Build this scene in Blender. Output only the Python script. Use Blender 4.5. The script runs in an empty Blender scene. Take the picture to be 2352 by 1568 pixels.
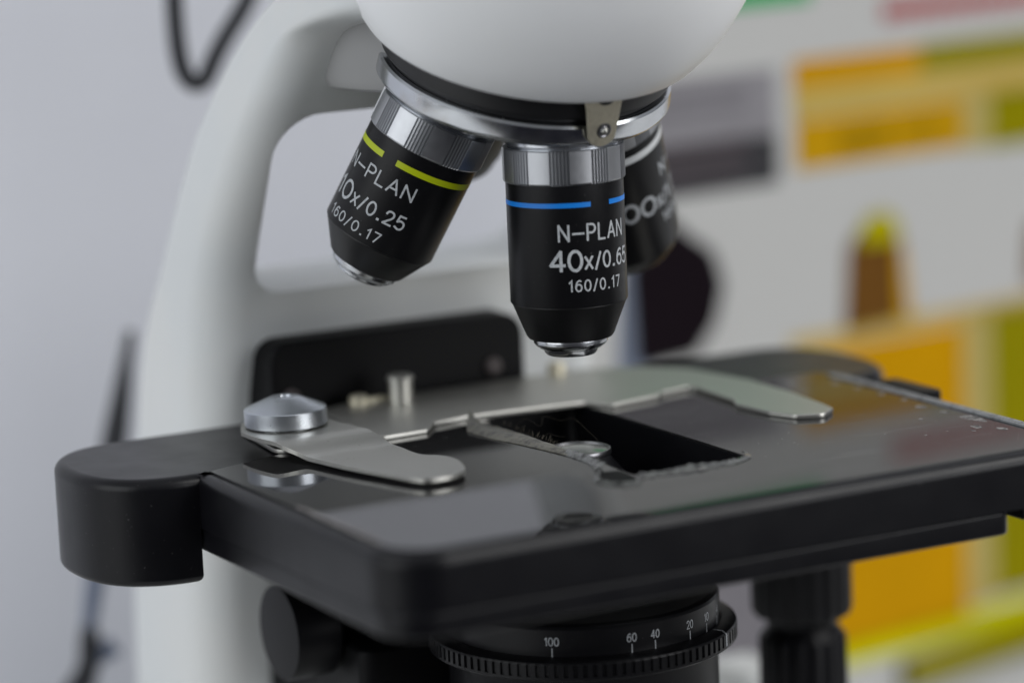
import bpy, bmesh, math, random
from mathutils import Vector, Matrix
random.seed(7)
S = 0.001                                   # all numbers below are millimetres
sc = bpy.context.scene
COL = sc.collection
R_ = math.radians

# ------------------------------------------------------------------ camera
F, PIT, YAW, ROL = 7579.43, 0.1782027, 0.4856288, -0.0442520
CAM = Vector((-311.2505, -564.6966, 136.1580))
FW = Vector((math.sin(YAW)*math.cos(PIT), math.cos(YAW)*math.cos(PIT), -math.sin(PIT)))
_r = Vector((math.cos(YAW), -math.sin(YAW), 0)); _u = _r.cross(FW)
RT = math.cos(ROL)*_r + math.sin(ROL)*_u
UP = -math.sin(ROL)*_r + math.cos(ROL)*_u
cd = bpy.data.cameras.new('camera'); co = bpy.data.objects.new('camera', cd); COL.objects.link(co)
co.matrix_world = Matrix(((RT.x, UP.x, -FW.x, CAM.x*S), (RT.y, UP.y, -FW.y, CAM.y*S), (RT.z, UP.z, -FW.z, CAM.z*S), (0, 0, 0, 1)))
cd.sensor_width = 36; cd.lens = F/2352*36; cd.clip_start = 0.02; cd.clip_end = 20
cd.dof.use_dof = True; cd.dof.focus_distance = 0.648; cd.dof.aperture_fstop = 116/26.0
cd.dof.aperture_blades = 7; cd.dof.aperture_rotation = 0.3
sc.camera = co

def at(u, v, y):                            # a point of the photo carried out to the vertical plane y (mm)
    d = FW + (u-1176)/F*RT + (784-v)/F*UP
    return CAM + d*((y-CAM.y)/d.y)

# ------------------------------------------------------------------ materials
def mat(name, col, rough=0.5, metal=0.0, ior=1.45, noise=0.0, nscale=300, bump=0.0, bscale=900, rvar=0.0,
        col2=None, stretch=None, coat=0.0, spec=0.5, sss=0.0, mscale=None, mlo=0.45, mhi=0.6):
    m = bpy.data.materials.new(name); m.use_nodes = True
    nt = m.node_tree; b = nt.nodes['Principled BSDF']
    b.inputs['Base Color'].default_value = (*col, 1)
    b.inputs['Roughness'].default_value = rough
    b.inputs['Metallic'].default_value = metal
    b.inputs['IOR'].default_value = ior
    b.inputs['Specular IOR Level'].default_value = spec
    b.inputs['Coat Weight'].default_value = coat
    if sss:
        b.inputs['Subsurface Weight'].default_value = sss; b.inputs['Subsurface Scale'].default_value = 0.002
    tc = nt.nodes.new('ShaderNodeTexCoord'); mp = nt.nodes.new('ShaderNodeMapping')
    nt.links.new(tc.outputs['Object'], mp.inputs['Vector'])
    if stretch: mp.inputs['Scale'].default_value = stretch
    if col2 is not None:
        n = nt.nodes.new('ShaderNodeTexNoise'); n.inputs['Scale'].default_value = mscale or nscale
        n.inputs['Detail'].default_value = 6; n.inputs['Roughness'].default_value = 0.6
        nt.links.new(mp.outputs[0], n.inputs['Vector'])
        cr = nt.nodes.new('ShaderNodeValToRGB')
        cr.color_ramp.elements[0].position = mlo; cr.color_ramp.elements[1].position = mhi
        cr.color_ramp.elements[0].color = (*col, 1); cr.color_ramp.elements[1].color = (*col2, 1)
        nt.links.new(n.outputs['Fac'], cr.inputs['Fac']); nt.links.new(cr.outputs['Color'], b.inputs['Base Color'])
    if rvar:
        n2 = nt.nodes.new('ShaderNodeTexNoise'); n2.inputs['Scale'].default_value = nscale; n2.inputs['Detail'].default_value = 5
        nt.links.new(mp.outputs[0], n2.inputs['Vector'])
        mr = nt.nodes.new('ShaderNodeMapRange')
        mr.inputs['From Min'].default_value = 0.3; mr.inputs['From Max'].default_value = 0.7
        mr.inputs['To Min'].default_value = max(0.01, rough-rvar); mr.inputs['To Max'].default_value = rough+rvar
        nt.links.new(n2.outputs['Fac'], mr.inputs['Value']); nt.links.new(mr.outputs[0], b.inputs['Roughness'])
    if bump:
        n3 = nt.nodes.new('ShaderNodeTexNoise'); n3.inputs['Scale'].default_value = bscale; n3.inputs['Detail'].default_value = 3
        nt.links.new(mp.outputs[0], n3.inputs['Vector'])
        bp = nt.nodes.new('ShaderNodeBump'); bp.inputs['Strength'].default_value = bump; bp.inputs['Distance'].default_value = 0.0002
        nt.links.new(n3.outputs['Fac'], bp.inputs['Height']); nt.links.new(bp.outputs[0], b.inputs['Normal'])
    return m

M = {}
M['white'] = mat('white_enamel_dim', (0.66, 0.68, 0.68), 0.42, nscale=60, rvar=0.06, bump=0.03, bscale=1600,
                 col2=(0.68, 0.69, 0.68), mscale=25)  # arm copy of the white paint, darkened to stand in for shade
M['white_lit'] = mat('white_enamel_lit', (0.86, 0.87, 0.88), 0.38, nscale=60, rvar=0.05, bump=0.03, bscale=1800,
                 col2=(0.87, 0.88, 0.885), mscale=25)  # same white paint for the bowl, lightened in colour to stand in for light
M['chrome'] = mat('polished_steel', (0.58, 0.60, 0.63), 0.22, 1.0, nscale=220, rvar=0.07, stretch=(1, 1, 1),
                  col2=(0.50, 0.49, 0.48), mscale=160, mlo=0.5, mhi=0.75)
M['collar'] = mat('satin_steel', (0.44, 0.45, 0.47), 0.40, 1.0, nscale=700, rvar=0.03)
M['darksteel'] = mat('dark_steel', (0.22, 0.22, 0.23), 0.3, 1.0)
M['nickel'] = mat('nickel_plate', (0.50, 0.495, 0.46), 0.40, 1.0, nscale=300, rvar=0.02, stretch=(1, 5, 1))
M['spring'] = mat('spring_brass', (0.66, 0.62, 0.50), 0.52, 1.0, nscale=500, rvar=0.1, bump=0.2, bscale=1500,
                  col2=(0.50, 0.46, 0.36), mscale=500, mlo=0.5, mhi=0.8)
M['alu'] = mat('turned_aluminium', (0.50, 0.53, 0.57), 0.30, 1.0, nscale=500, rvar=0.04)
M['barrel'] = mat('black_anodised', (0.005, 0.005, 0.006), 0.36, nscale=900, rvar=0.03, bump=0.02, bscale=3000, spec=0.25)
M['cone'] = mat('matt_black', (0.0035, 0.0035, 0.004), 0.42)
M['band'] = mat('black_rubber', (0.008, 0.008, 0.009), 0.45, bump=0.1, bscale=1500)
M['stage'] = mat('stage_black_paint', (0.0032, 0.0032, 0.0045), 0.34, nscale=120, rvar=0.03, bump=0.04, bscale=1500, spec=0.30)
M['stagetop'] = mat('stage_top_paint', (0.012, 0.011, 0.011), 0.24, nscale=200, rvar=0.05, bump=0.1, bscale=1200)
M['plastic'] = mat('black_plastic', (0.003, 0.003, 0.004), 0.42, bump=0.05, bscale=1500, spec=0.16)
M['deep'] = mat('deep_black', (0.0028, 0.0028, 0.0033), 0.5, spec=0.12)
M['grey'] = mat('grey_enamel', (0.30, 0.30, 0.30), 0.45)
M['letter'] = mat('white_engraving', (0.46, 0.48, 0.50), 0.5, col2=(0.34, 0.36, 0.38), mscale=1800)
M['letter2'] = mat('grey_engraving', (0.42, 0.45, 0.48), 0.5)
M['lime'] = mat('lime_paint', (0.42, 0.50, 0.004), 0.4)
M['blue'] = mat('blue_paint', (0.004, 0.19, 0.66), 0.4)
M['wring'] = mat('white_paint', (0.60, 0.62, 0.63), 0.4)
M['worn'] = mat('worn_paint', (0.24, 0.225, 0.22), 0.6, col2=(0.03, 0.03, 0.03), mscale=1100, mlo=0.48, mhi=0.58)
M['strip'] = mat('worn_scale_strip', (0.27, 0.28, 0.29), 0.45, col2=(0.10, 0.105, 0.11), mscale=420, mlo=0.5, mhi=0.7)
M['dull'] = mat('dull_screw', (0.055, 0.045, 0.045), 0.6)
M['glass'] = mat('lens_glass', (0.10, 0.11, 0.10), 0.06, spec=1.0)
M['glassbig'] = mat('frosted_lens', (0.11, 0.12, 0.11), 0.08, spec=1.0)
M['dust'] = mat('dusty_black', (0.004, 0.004, 0.004), 0.6, col2=(0.035, 0.026, 0.016), mscale=3500, mlo=0.60, mhi=0.78)
M['tape'] = mat('torn_film_edge', (0.13, 0.125, 0.10), 0.35, col2=(0.05, 0.048, 0.04), mscale=500, bump=0.6, bscale=900)
M['tapeclear'] = mat('clear_film_flake', (0.11, 0.115, 0.11), 0.2, col2=(0.03, 0.03, 0.03), mscale=600, bump=0.6, bscale=700)
M['lint'] = mat('lint', (0.09, 0.08, 0.06), 0.8)
M['cord'] = mat('rubber_cord', (0.012, 0.013, 0.017), 0.5)
M['cordblue'] = mat('blue_grey_sleeve', (0.13, 0.155, 0.22), 0.4)
M['wall'] = mat('wall_paint', (0.66, 0.673, 0.725), 0.9, col2=(0.68, 0.693, 0.745), mscale=6)
M['table'] = mat('table_laminate', (0.70, 0.70, 0.69), 0.5, col2=(0.74, 0.74, 0.72), mscale=9)
M['boxwhite'] = mat('printed_white_card', (0.44, 0.44, 0.43), 0.5)
def flat(n, c, r=0.5):
    c = tuple(x*0.72 for x in c); M[n] = mat(n, c, r, spec=0.04, col2=tuple(min(1, x*1.06) for x in c), mscale=30)
flat('print_orange', (0.66, 0.33, 0.001)); flat('print_amber', (0.62, 0.34, 0.004)); flat('print_olive', (0.30, 0.265, 0.001))
flat('print_tan', (0.62, 0.45, 0.12)); flat('print_pale', (0.54, 0.44, 0.16)); flat('print_lime', (0.72, 0.70, 0.001))
flat('print_grey', (0.22, 0.21, 0.23)); flat('print_light', (0.30, 0.29, 0.31)); flat('print_dark', (0.055, 0.055, 0.06))
flat('print_cap', (0.50, 0.44, 0.001)); flat('print_ochre', (0.42, 0.24, 0.004)); flat('print_rose', (0.12, 0.10, 0.11)); flat('print_brown', (0.17, 0.075, 0.014)); flat('print_black', (0.010, 0.006, 0.009))
flat('print_slate', (0.20, 0.23, 0.30)); flat('print_red', (0.46, 0.07, 0.07)); flat('print_green', (0.02, 0.42, 0.12))

# glossy clear film over the stage: fine streaks in its gloss, one brushed direction
def film_material():
    m = mat('clear_cover_film', (0.015, 0.015, 0.0155), 0.03, spec=0.28)
    nt = m.node_tree; b = nt.nodes['Principled BSDF']
    b.inputs['IOR'].default_value = 1.42
    tc = nt.nodes.new('ShaderNodeTexCoord')
    mp = nt.nodes.new('ShaderNodeMapping'); mp.inputs['Scale'].default_value = (60, 2200, 60)
    nt.links.new(tc.outputs['Object'], mp.inputs['Vector'])
    n = nt.nodes.new('ShaderNodeTexNoise'); n.inputs['Scale'].default_value = 1.0; n.inputs['Detail'].default_value = 4
    nt.links.new(mp.outputs[0], n.inputs['Vector'])
    mr = nt.nodes.new('ShaderNodeMapRange'); mr.inputs['From Min'].default_value = 0.35; mr.inputs['From Max'].default_value = 0.75
    mr.inputs['To Min'].default_value = 0.025; mr.inputs['To Max'].default_value = 0.075
    # scratches get denser towards the worn right half of the film
    sx = nt.nodes.new('ShaderNodeSeparateXYZ'); nt.links.new(tc.outputs['Object'], sx.inputs[0])
    w = nt.nodes.new('ShaderNodeMapRange'); w.inputs['From Min'].default_value = -0.012; w.inputs['From Max'].default_value = 0.03
    nt.links.new(sx.outputs['X'], w.inputs['Value'])
    mul = nt.nodes.new('ShaderNodeMath'); mul.operation = 'MULTIPLY'
    nt.links.new(n.outputs['Fac'], mr.inputs['Value']); nt.links.new(mr.outputs[0], mul.inputs[0])
    ad = nt.nodes.new('ShaderNodeMapRange'); ad.inputs['To Min'].default_value = 0.55; ad.inputs['To Max'].default_value = 1.2
    nt.links.new(w.outputs[0], ad.inputs['Value']); nt.links.new(ad.outputs[0], mul.inputs[1])
    nt.links.new(mul.outputs[0], b.inputs['Roughness'])
    bp = nt.nodes.new('ShaderNodeBump'); bp.inputs['Strength'].default_value = 0.02; bp.inputs['Distance'].default_value = 0.0001
    nt.links.new(n.outputs['Fac'], bp.inputs['Height']); nt.links.new(bp.outputs[0], b.inputs['Normal'])
    return m
M['film'] = film_material()
def dust(m, col, scale=2600, lo=0.72, hi=0.78, scratch=None):
    nt = m.node_tree; b = nt.nodes['Principled BSDF']; sock = b.inputs['Base Color']
    tc = nt.nodes.new('ShaderNodeTexCoord')
    def layer(vec, sc_, lo, hi, c, detail):
        n = nt.nodes.new('ShaderNodeTexNoise'); n.inputs['Scale'].default_value = sc_; n.inputs['Detail'].default_value = detail
        nt.links.new(vec, n.inputs['Vector'])
        r = nt.nodes.new('ShaderNodeMapRange'); r.inputs['From Min'].default_value = lo; r.inputs['From Max'].default_value = hi
        nt.links.new(n.outputs['Fac'], r.inputs['Value'])
        mx = nt.nodes.new('ShaderNodeMix'); mx.data_type = 'RGBA'
        nt.links.new(r.outputs[0], mx.inputs['Factor'])
        if sock.is_linked: nt.links.new(sock.links[0].from_socket, mx.inputs['A'])
        else: mx.inputs['A'].default_value = sock.default_value
        mx.inputs['B'].default_value = (*c, 1); nt.links.new(mx.outputs['Result'], sock)
    layer(tc.outputs['Object'], scale, lo, hi, col, 1)
    if scratch:
        for rot, st, sc2 in scratch:
            mp = nt.nodes.new('ShaderNodeMapping'); mp.inputs['Rotation'].default_value = (0, 0, R_(rot)); mp.inputs['Scale'].default_value = st
            nt.links.new(tc.outputs['Object'], mp.inputs['Vector'])
            layer(mp.outputs[0], sc2, 0.69, 0.74, (0.07, 0.07, 0.07), 2)
dust(M['film'], (0.16, 0.16, 0.15), 1500, 0.74, 0.79, [(8, (0.03, 1, 1), 1500), (-14, (0.02, 1, 1), 900), (70, (0.03, 1, 1), 900)])
dust(M['stage'], (0.08, 0.08, 0.08), 1900, 0.76, 0.80)
dust(M['barrel'], (0.06, 0.06, 0.06), 2400, 0.76, 0.80)
dust(M['nickel'], (0.25, 0.24, 0.2), 1300, 0.74, 0.80)

# ------------------------------------------------------------------ helpers
def link(name, bm, m, parent=None, smooth=35, bevel=0, bseg=3, mats=None, angle=30):
    me = bpy.data.meshes.new(name)
    bmesh.ops.scale(bm, vec=(S, S, S), verts=bm.verts)
    bmesh.ops.recalc_face_normals(bm, faces=bm.faces)
    bm.to_mesh(me); bm.free()
    for x in (mats or [m]): me.materials.append(M[x])
    if smooth:
        me.shade_smooth(); me.set_sharp_from_angle(angle=R_(smooth))
    o = bpy.data.objects.new(name, me); COL.objects.link(o)
    if parent: o.parent = parent
    if bevel:
        b = o.modifiers.new('bevel', 'BEVEL'); b.width = bevel*S; b.segments = bseg; b.limit_method = 'ANGLE'
        b.angle_limit = R_(angle); b.harden_normals = False
        me.shade_smooth()
        w = o.modifiers.new('wn', 'WEIGHTED_NORMAL'); w.keep_sharp = True; w.weight = 80
    return o
def thing(name, label, cat, loc=(0, 0, 0), group=None):
    o = bpy.data.objects.new(name, None); COL.objects.link(o)
    o.empty_display_size = 0.01
    o['label'] = label; o['category'] = cat
    if group: o['group'] = group
    return o
def lathe(bm, prof, seg=96, mtx=None, close=False):
    rings = []
    for r, z in prof:
        if r < 1e-6: rings.append([bm.verts.new((0, 0, z))])
        else: rings.append([bm.verts.new((r*math.cos(2*math.pi*i/seg), r*math.sin(2*math.pi*i/seg), z)) for i in range(seg)])
    for a, b in zip(rings, rings[1:]):
        if len(a) == 1 and len(b) == 1: continue
        for i in range(seg):
            j = (i+1) % seg
            if len(a) == 1: bm.faces.new((a[0], b[i], b[j]))
            elif len(b) == 1: bm.faces.new((a[i], b[0], a[j]))
            else: bm.faces.new((a[i], b[i], b[j], a[j]))
    if mtx:
        vs = [v for r in rings for v in r]
        bmesh.ops.transform(bm, matrix=mtx, verts=vs)
def box(bm, x0, x1, y0, y1, z0, z1):
    v = [bm.verts.new(p) for p in ((x0, y0, z0), (x1, y0, z0), (x1, y1, z0), (x0, y1, z0), (x0, y0, z1), (x1, y0, z1), (x1, y1, z1), (x0, y1, z1))]
    for f in ((0, 3, 2, 1), (4, 5, 6, 7), (0, 1, 5, 4), (1, 2, 6, 5), (2, 3, 7, 6), (3, 0, 4, 7)): bm.faces.new([v[i] for i in f])
def prism(bm, poly, z0, z1):
    a = [bm.verts.new((x, y, z0)) for x, y in poly]; b = [bm.verts.new((x, y, z1)) for x, y in poly]
    bm.faces.new(a); bm.faces.new(list(reversed(b)))
    n = len(poly)
    for i in range(n): bm.faces.new((a[i], b[i], b[(i+1) % n], a[(i+1) % n]))
def rounded(poly, rad, seg=8):
    out = []; n = len(poly)
    for i in range(n):
        p0, p1, p2 = Vector(poly[i-1]), Vector(poly[i]), Vector(poly[(i+1) % n])
        r = rad[i] if isinstance(rad, (list, tuple)) else rad
        if r <= 0: out.append(tuple(p1)); continue
        d0 = (p0-p1); d1 = (p2-p1); l0, l1 = d0.length, d1.length; d0.normalize(); d1.normalize()
        th = d0.angle(d1)
        if th > R_(178): out.append(tuple(p1)); continue
        t = min(r/math.tan(th/2), l0*0.48, l1*0.48); rr = t*math.tan(th/2)
        c = p1 + (d0+d1).normalized()*(rr/math.sin(th/2))
        a = p1+d0*t-c; b = p1+d1*t-c
        a0 = math.atan2(a.y, a.x); a1 = math.atan2(b.y, b.x); da = (a1-a0+math.pi) % (2*math.pi)-math.pi
        for k in range(seg+1):
            an = a0+da*k/seg; out.append((c.x+rr*math.cos(an), c.y+rr*math.sin(an)))
    return out
def tube(bm, pts, rad, seg=14):
    pts = [Vector(p) for p in pts]
    rings = []; prev = None
    for i, p in enumerate(pts):
        t = (pts[min(i+1, len(pts)-1)]-pts[max(i-1, 0)]).normalized()
        if prev is None:
            n = t.cross(Vector((0, 0, 1)));  n = n if n.length > 0.05 else t.cross(Vector((1, 0, 0)))
        else: n = prev-t*prev.dot(t)
        n.normalize(); prev = n; b = t.cross(n)
        r = rad[i] if isinstance(rad, (list, tuple)) else rad
        rings.append([bm.verts.new(p+r*(math.cos(2*math.pi*k/seg)*n+math.sin(2*math.pi*k/seg)*b)) for k in range(seg)])
    for a, b in zip(rings, rings[1:]):
        for k in range(seg): bm.faces.new((a[k], b[k], b[(k+1) % seg], a[(k+1) % seg]))
    bm.faces.new(rings[0]); bm.faces.new(list(reversed(rings[-1])))
def spline(pts, n=10):
    P = [Vector(p) for p in pts]; P = [2*P[0]-P[1]]+P+[2*P[-1]-P[-2]]; out = []
    for i in range(1, len(P)-2):
        for k in range(n):
            t = k/n
            out.append(0.5*((2*P[i])+(P[i+1]-P[i-1])*t+(2*P[i-1]-5*P[i]+4*P[i+1]-P[i+2])*t*t+(-P[i-1]+3*P[i]-3*P[i+1]+P[i+2])*t**3))
    out.append(P[-2]); return out
def arcp(cx, cy, rx, ry, a0, a1, n=14):
    return [(cx+rx*math.cos(R_(a0+(a1-a0)*k/n)), cy+ry*math.sin(R_(a0+(a1-a0)*k/n))) for k in range(n+1)]
def curve(pts, n=5): return [(v.x, v.y) for v in spline([(x, y, 0) for x, y in pts], n)]
GLY = {
 'N': (.70, [[(0, 0), (0, 1)], [(0, 1), (.70, 0)], [(.70, 0), (.70, 1)]]),
 '-': (.80, [[(0, .45), (.80, .45)]]),
 'P': (.60, [[(0, 0), (0, 1)], [(0, 1), (.32, 1)]+arcp(.32, .735, .28, .265, 90, -90)+[(0, .47)]]),
 'L': (.54, [[(0, 1), (0, 0), (.54, 0)]]),
 'A': (.72, [[(0, 0), (.36, 1)], [(.36, 1), (.72, 0)], [(.12, .32), (.60, .32)]]),
 '4': (.66, [[(.49, 0), (.49, 1)], [(.49, 1), (0, .28)], [(0, .28), (.66, .28)]]),
 '0': (.60, [arcp(.30, .5, .30, .5, 90, 449, 30)]),
 'x': (.52, [[(0, 0), (.52, .78)], [(0, .78), (.52, 0)]]),
 '/': (.40, [[(0, -.08), (.40, 1.02)]]),
 '.': (.26, [[(.13, 0.0), (.13, .06)]]),
 '6': (.58, [arcp(.29, .32, .29, .32, 0, 359, 28), curve([(.0, .34), (.03, .60), (.14, .84), (.34, .99), (.52, .93)])]),
 '5': (.58, [[(.53, 1), (.10, 1), (.05, .53)], curve([(.05, .53), (.28, .64), (.52, .55), (.59, .32), (.50, .09), (.28, 0), (.0, .12)])]),
 '1': (.30, [[(.0, .78), (.22, 1), (.22, 0)]]),
 '7': (.56, [[(0, 1), (.56, 1)], [(.56, 1), (.18, 0)]]),
 '2': (.58, [curve([(.02, .74), (.10, .93), (.30, 1), (.50, .92), (.56, .72), (.46, .50), (.24, .26), (0, 0)]), [(0, 0), (.58, 0)]]),
}
def stroke_text(bm, s, R, a0, a1, z0, z1, t=0.13, gap=0.26):
    """engraved single-stroke lettering round a cylinder: a0..a1 degrees, baseline z0, cap line z1, t = stroke / cap height"""
    H = z1-z0; tot = sum(GLY[c][0] for c in s)+gap*(len(s)-1); Lm = R_(a1-a0)*R; kx = Lm/tot; x = 0; lay = 0
    def put(px, py, r): an = R_(a0)+px/R; return bm.verts.new((r*math.cos(an), r*math.sin(an), z0+py))
    hw = t*H/2
    for c in s:
        w, strokes = GLY[c]
        for st in strokes:
            P = [Vector((x*kx+px*kx, py*H)) for px, py in st]
            P = [P[0]]+[a_.lerp(b_, (k+1)/m_) for a_, b_ in zip(P, P[1:]) for m_ in [max(1, int((b_-a_).length/0.25))] for k in range(m_)]
            Q = [P[0]]
            for p in P[1:]:
                if (p-Q[-1]).length > 1e-4: Q.append(p)
            P = Q; r = R+0.05+0.005*(lay % 4); lay += 1
            h = hw*(1.35 if c == '.' else 1.0)
            d0 = (P[0]-P[1]).normalized(); d1 = (P[-1]-P[-2]).normalized()
            closed = (P[0]-P[-1]).length < 0.08*H and len(P) > 8
            if not closed: P[0] = P[0]+d0*h*0.6; P[-1] = P[-1]+d1*h*0.6
            L_, R__ = [], []
            for i in range(len(P)):
                a = P[(i-1) % len(P)] if (i > 0 or closed) else None; b = P[(i+1) % len(P)] if (i < len(P)-1 or closed) else None
                if a is not None and b is not None:
                    u = (P[i]-a).normalized(); v = (b-P[i]).normalized(); tt = (u+v)
                    tt = tt.normalized() if tt.length > 1e-3 else u; n = Vector((-tt.y, tt.x)); m = h/max(0.45, n.dot(Vector((-u.y, u.x))))
                else:
                    u = (b-P[i]).normalized() if a is None else (P[i]-a).normalized(); n = Vector((-u.y, u.x)); m = h
                L_.append(put(*(P[i]+n*m), r)); R__.append(put(*(P[i]-n*m), r))
            k_ = len(P) if closed else len(P)-1
            for i in range(k_):
                j = (i+1) % len(P); bm.faces.new((L_[i], L_[j], R__[j], R__[i]))
        x += w+gap
def arc_band(bm, R, a0, a1, z0, z1, th=0.05, seg=60):
    n = max(2, int(abs(a1-a0)/360*seg*3))
    g = []
    for i in range(n+1):
        an = R_(a0+(a1-a0)*i/n); c, s = math.cos(an), math.sin(an)
        g.append([bm.verts.new((r*c, r*s, z)) for r, z in ((R-0.3, z0), (R+th, z0), (R+th, z1), (R-0.3, z1))])
    for a, b in zip(g, g[1:]):
        for k in range(4): bm.faces.new((a[k], b[k], b[(k+1) % 4], a[(k+1) % 4]))
    bm.faces.new(g[0]); bm.faces.new(list(reversed(g[-1])))
def no_shadow_normals(o): pass

# ================================================================== MICROSCOPE
mic = thing('microscope', 'white laboratory microscope with black stage and four objectives', 'microscope')

# ---- arm: curved body with a carrying hole, cut and rounded in mesh code
sect = [(81,-170,132,-170,50),(80,-58,128,-72,50),(77,-30,123,-33,50),(74,-2,115,-1,50),(70,11,108,15,50),(66,24,98.5,27.5,50),(59,39,91,38,49.7),(51.5,53.5,86,49.5,47.8),
        (46,63,82,57.5,46.3),(42,69,78,63.5,45),(38,75,74,69.5,43.5),(32,81.5,68,76,42),(24,84,58,84,41),(14,85.3,46,92,39.5),(4,85.9,33,100,38),(-4,86.2,10,112,37)]
bm = bmesh.new(); rows = []
pts5 = spline([(a, b, 0) for a, b, *_ in sect], 3); pts6 = spline([(c, d, w) for _, _, c, d, w in sect], 3)
for f_, b_ in zip(pts5, pts6):
    w = b_.z; L = math.hypot(b_.x-f_.x, b_.y-f_.y)
    sec = rounded([(-w, 0), (w, 0), (w, L), (-w, L)], [10, 10, 9, 9], 9)
    rows.append([bm.verts.new((x, f_.x+(b_.x-f_.x)*q/L, f_.y+(b_.y-f_.y)*q/L)) for x, q in sec])
for a, b in zip(rows, rows[1:]):
    n = len(a)
    for k in range(n): bm.faces.new((a[k], b[k], b[(k+1) % n], a[(k+1) % n]))
bm.faces.new(rows[0]); bm.faces.new(list(reversed(rows[-1])))
bmesh.ops.recalc_face_normals(bm, faces=bm.faces)
arm = link('arm', bm, 'white', mic, smooth=0)
bm = bmesh.new()
hole = rounded([(-40, 25.2), (40, 25.2), (40, 64.3), (-40, 64.3)], [7, 7, 9, 9], 8)
a = [bm.verts.new((x, 10, z)) for x, z in hole]; b = [bm.verts.new((x, 170, z)) for x, z in hole]
bm.faces.new(a); bm.faces.new(list(reversed(b)))
for i in range(len(hole)): bm.faces.new((a[i], b[i], b[(i+1) % len(hole)], a[(i+1) % len(hole)]))
cut = link('cut', bm, 'white', None, smooth=0)
bo = arm.modifiers.new('c', 'BOOLEAN'); bo.operation = 'DIFFERENCE'; bo.object = cut; bo.solver = 'EXACT'
b2 = arm.modifiers.new('b2', 'BEVEL'); b2.width = 2.5*S; b2.segments = 4; b2.limit_method = 'ANGLE'; b2.angle_limit = R_(45)
dg = bpy.context.evaluated_depsgraph_get(); dg.update()
me = bpy.data.meshes.new_from_object(arm.evaluated_get(dg))
arm.modifiers.clear(); arm.data = me; me.shade_smooth(); me.set_sharp_from_angle(angle=R_(50))
bpy.data.objects.remove(cut)

# ---- turret geometry
A_ = R_(21.1); RM = 16.85; ZS = 62.2
hh = Vector((math.sin(R_(1.25)), -math.cos(R_(1.25)), 0))
N = Vector((0, 0, -math.cos(A_))) - hh*math.sin(A_)
E_ = hh*math.cos(A_) - Vector((0, 0, math.sin(A_)))
C = Vector((0, 0, ZS)) - RM*E_
def nose_mtx():                              # local +Z runs up the turret axis, local -Y towards the objective in use
    z = -N; y = -E_; x = y.cross(z)
    return Matrix(((x.x, y.x, z.x, C.x*S), (x.y, y.y, z.y, C.y*S), (x.z, y.z, z.z, C.z*S), (0, 0, 0, 1)))
NM = nose_mtx()
def on_nose(o): o.matrix_local = NM

# bowl-shaped head housing
bm = bmesh.new()
pr = [(28.0, 12.6), (30.2, 12.3), (31.2, 12.35), (32.2, 12.8), (33.4, 13.8), (35.2, 16.2), (37.0, 19.2), (39.0, 23.5), (41.0, 29), (42.6, 35.5), (43.6, 43), (44, 52), (43, 58), (38, 62), (28, 64), (0, 64)]
pr = [(v.x, v.y) for v in spline([(r, z, 0) for r, z in pr], 5)]
pr[-1] = (0, pr[-1][1])
lathe(bm, pr, 128)
head = link('head_housing', bm, 'white_lit', mic, smooth=60); on_nose(head)

# nosepiece: chromed turret disc, black band and click spring
bm = bmesh.new()
lathe(bm, [(0, -3.2), (9, -3.2), (17, -0.1), (26.6, 1.4), (28.6, 1.7), (29.2, 2.0), (29.7, 2.7), (29.75, 3.2), (29.45, 5.9), (29.0, 6.35), (28.2, 6.45), (24, 6.5), (0, 6.5)], 160)
nose = link('nosepiece', bm, 'chrome', mic, smooth=30); on_nose(nose)
bm = bmesh.new()
lathe(bm, [(26, 6.6), (27.9, 6.6), (28.1, 7.4), (28.9, 7.7), (29.2, 8.2), (29.2, 10.6), (28.9, 12.2), (28.5, 14), (0, 14)], 128)
bb = link('black_band', bm, 'band', nose, smooth=30)
# notch mark in the ring
# click spring: a tapered strip hanging in front of the ring
def hit(u, v, r):
    d = FW + (u-1176)/F*RT + (784-v)/F*UP
    inv = NM.inverted(); c = inv @ (CAM*S) / S; d = (inv.to_3x3() @ d)
    A, B, Q = d.x**2+d.y**2, 2*(d.x*c.x+d.y*c.y), c.x**2+c.y**2-r*r
    return c+d*((-B-math.sqrt(B*B-4*A*Q))/2/A)
loc = hit(1384, 299, 30.6)
sp_an = math.atan2(loc.y, loc.x)
def ringm(an, r, z): return Matrix.Rotation(an+math.pi/2, 4, 'Z')
bm = bmesh.new()
tip = [(3.2*math.cos(t), -1.6+2.9*math.sin(t)) for t in [R_(200+140*k/12) for k in range(13)]]
shape = [(-6.2, 9.2)]+[(-4.4, 3.6)]+tip+[(3.4, 9.2)]
prism(bm, shape, 0, 0.5)
spring = link('click_spring', bm, 'spring', nose, smooth=30, bevel=0.12, bseg=2)
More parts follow.
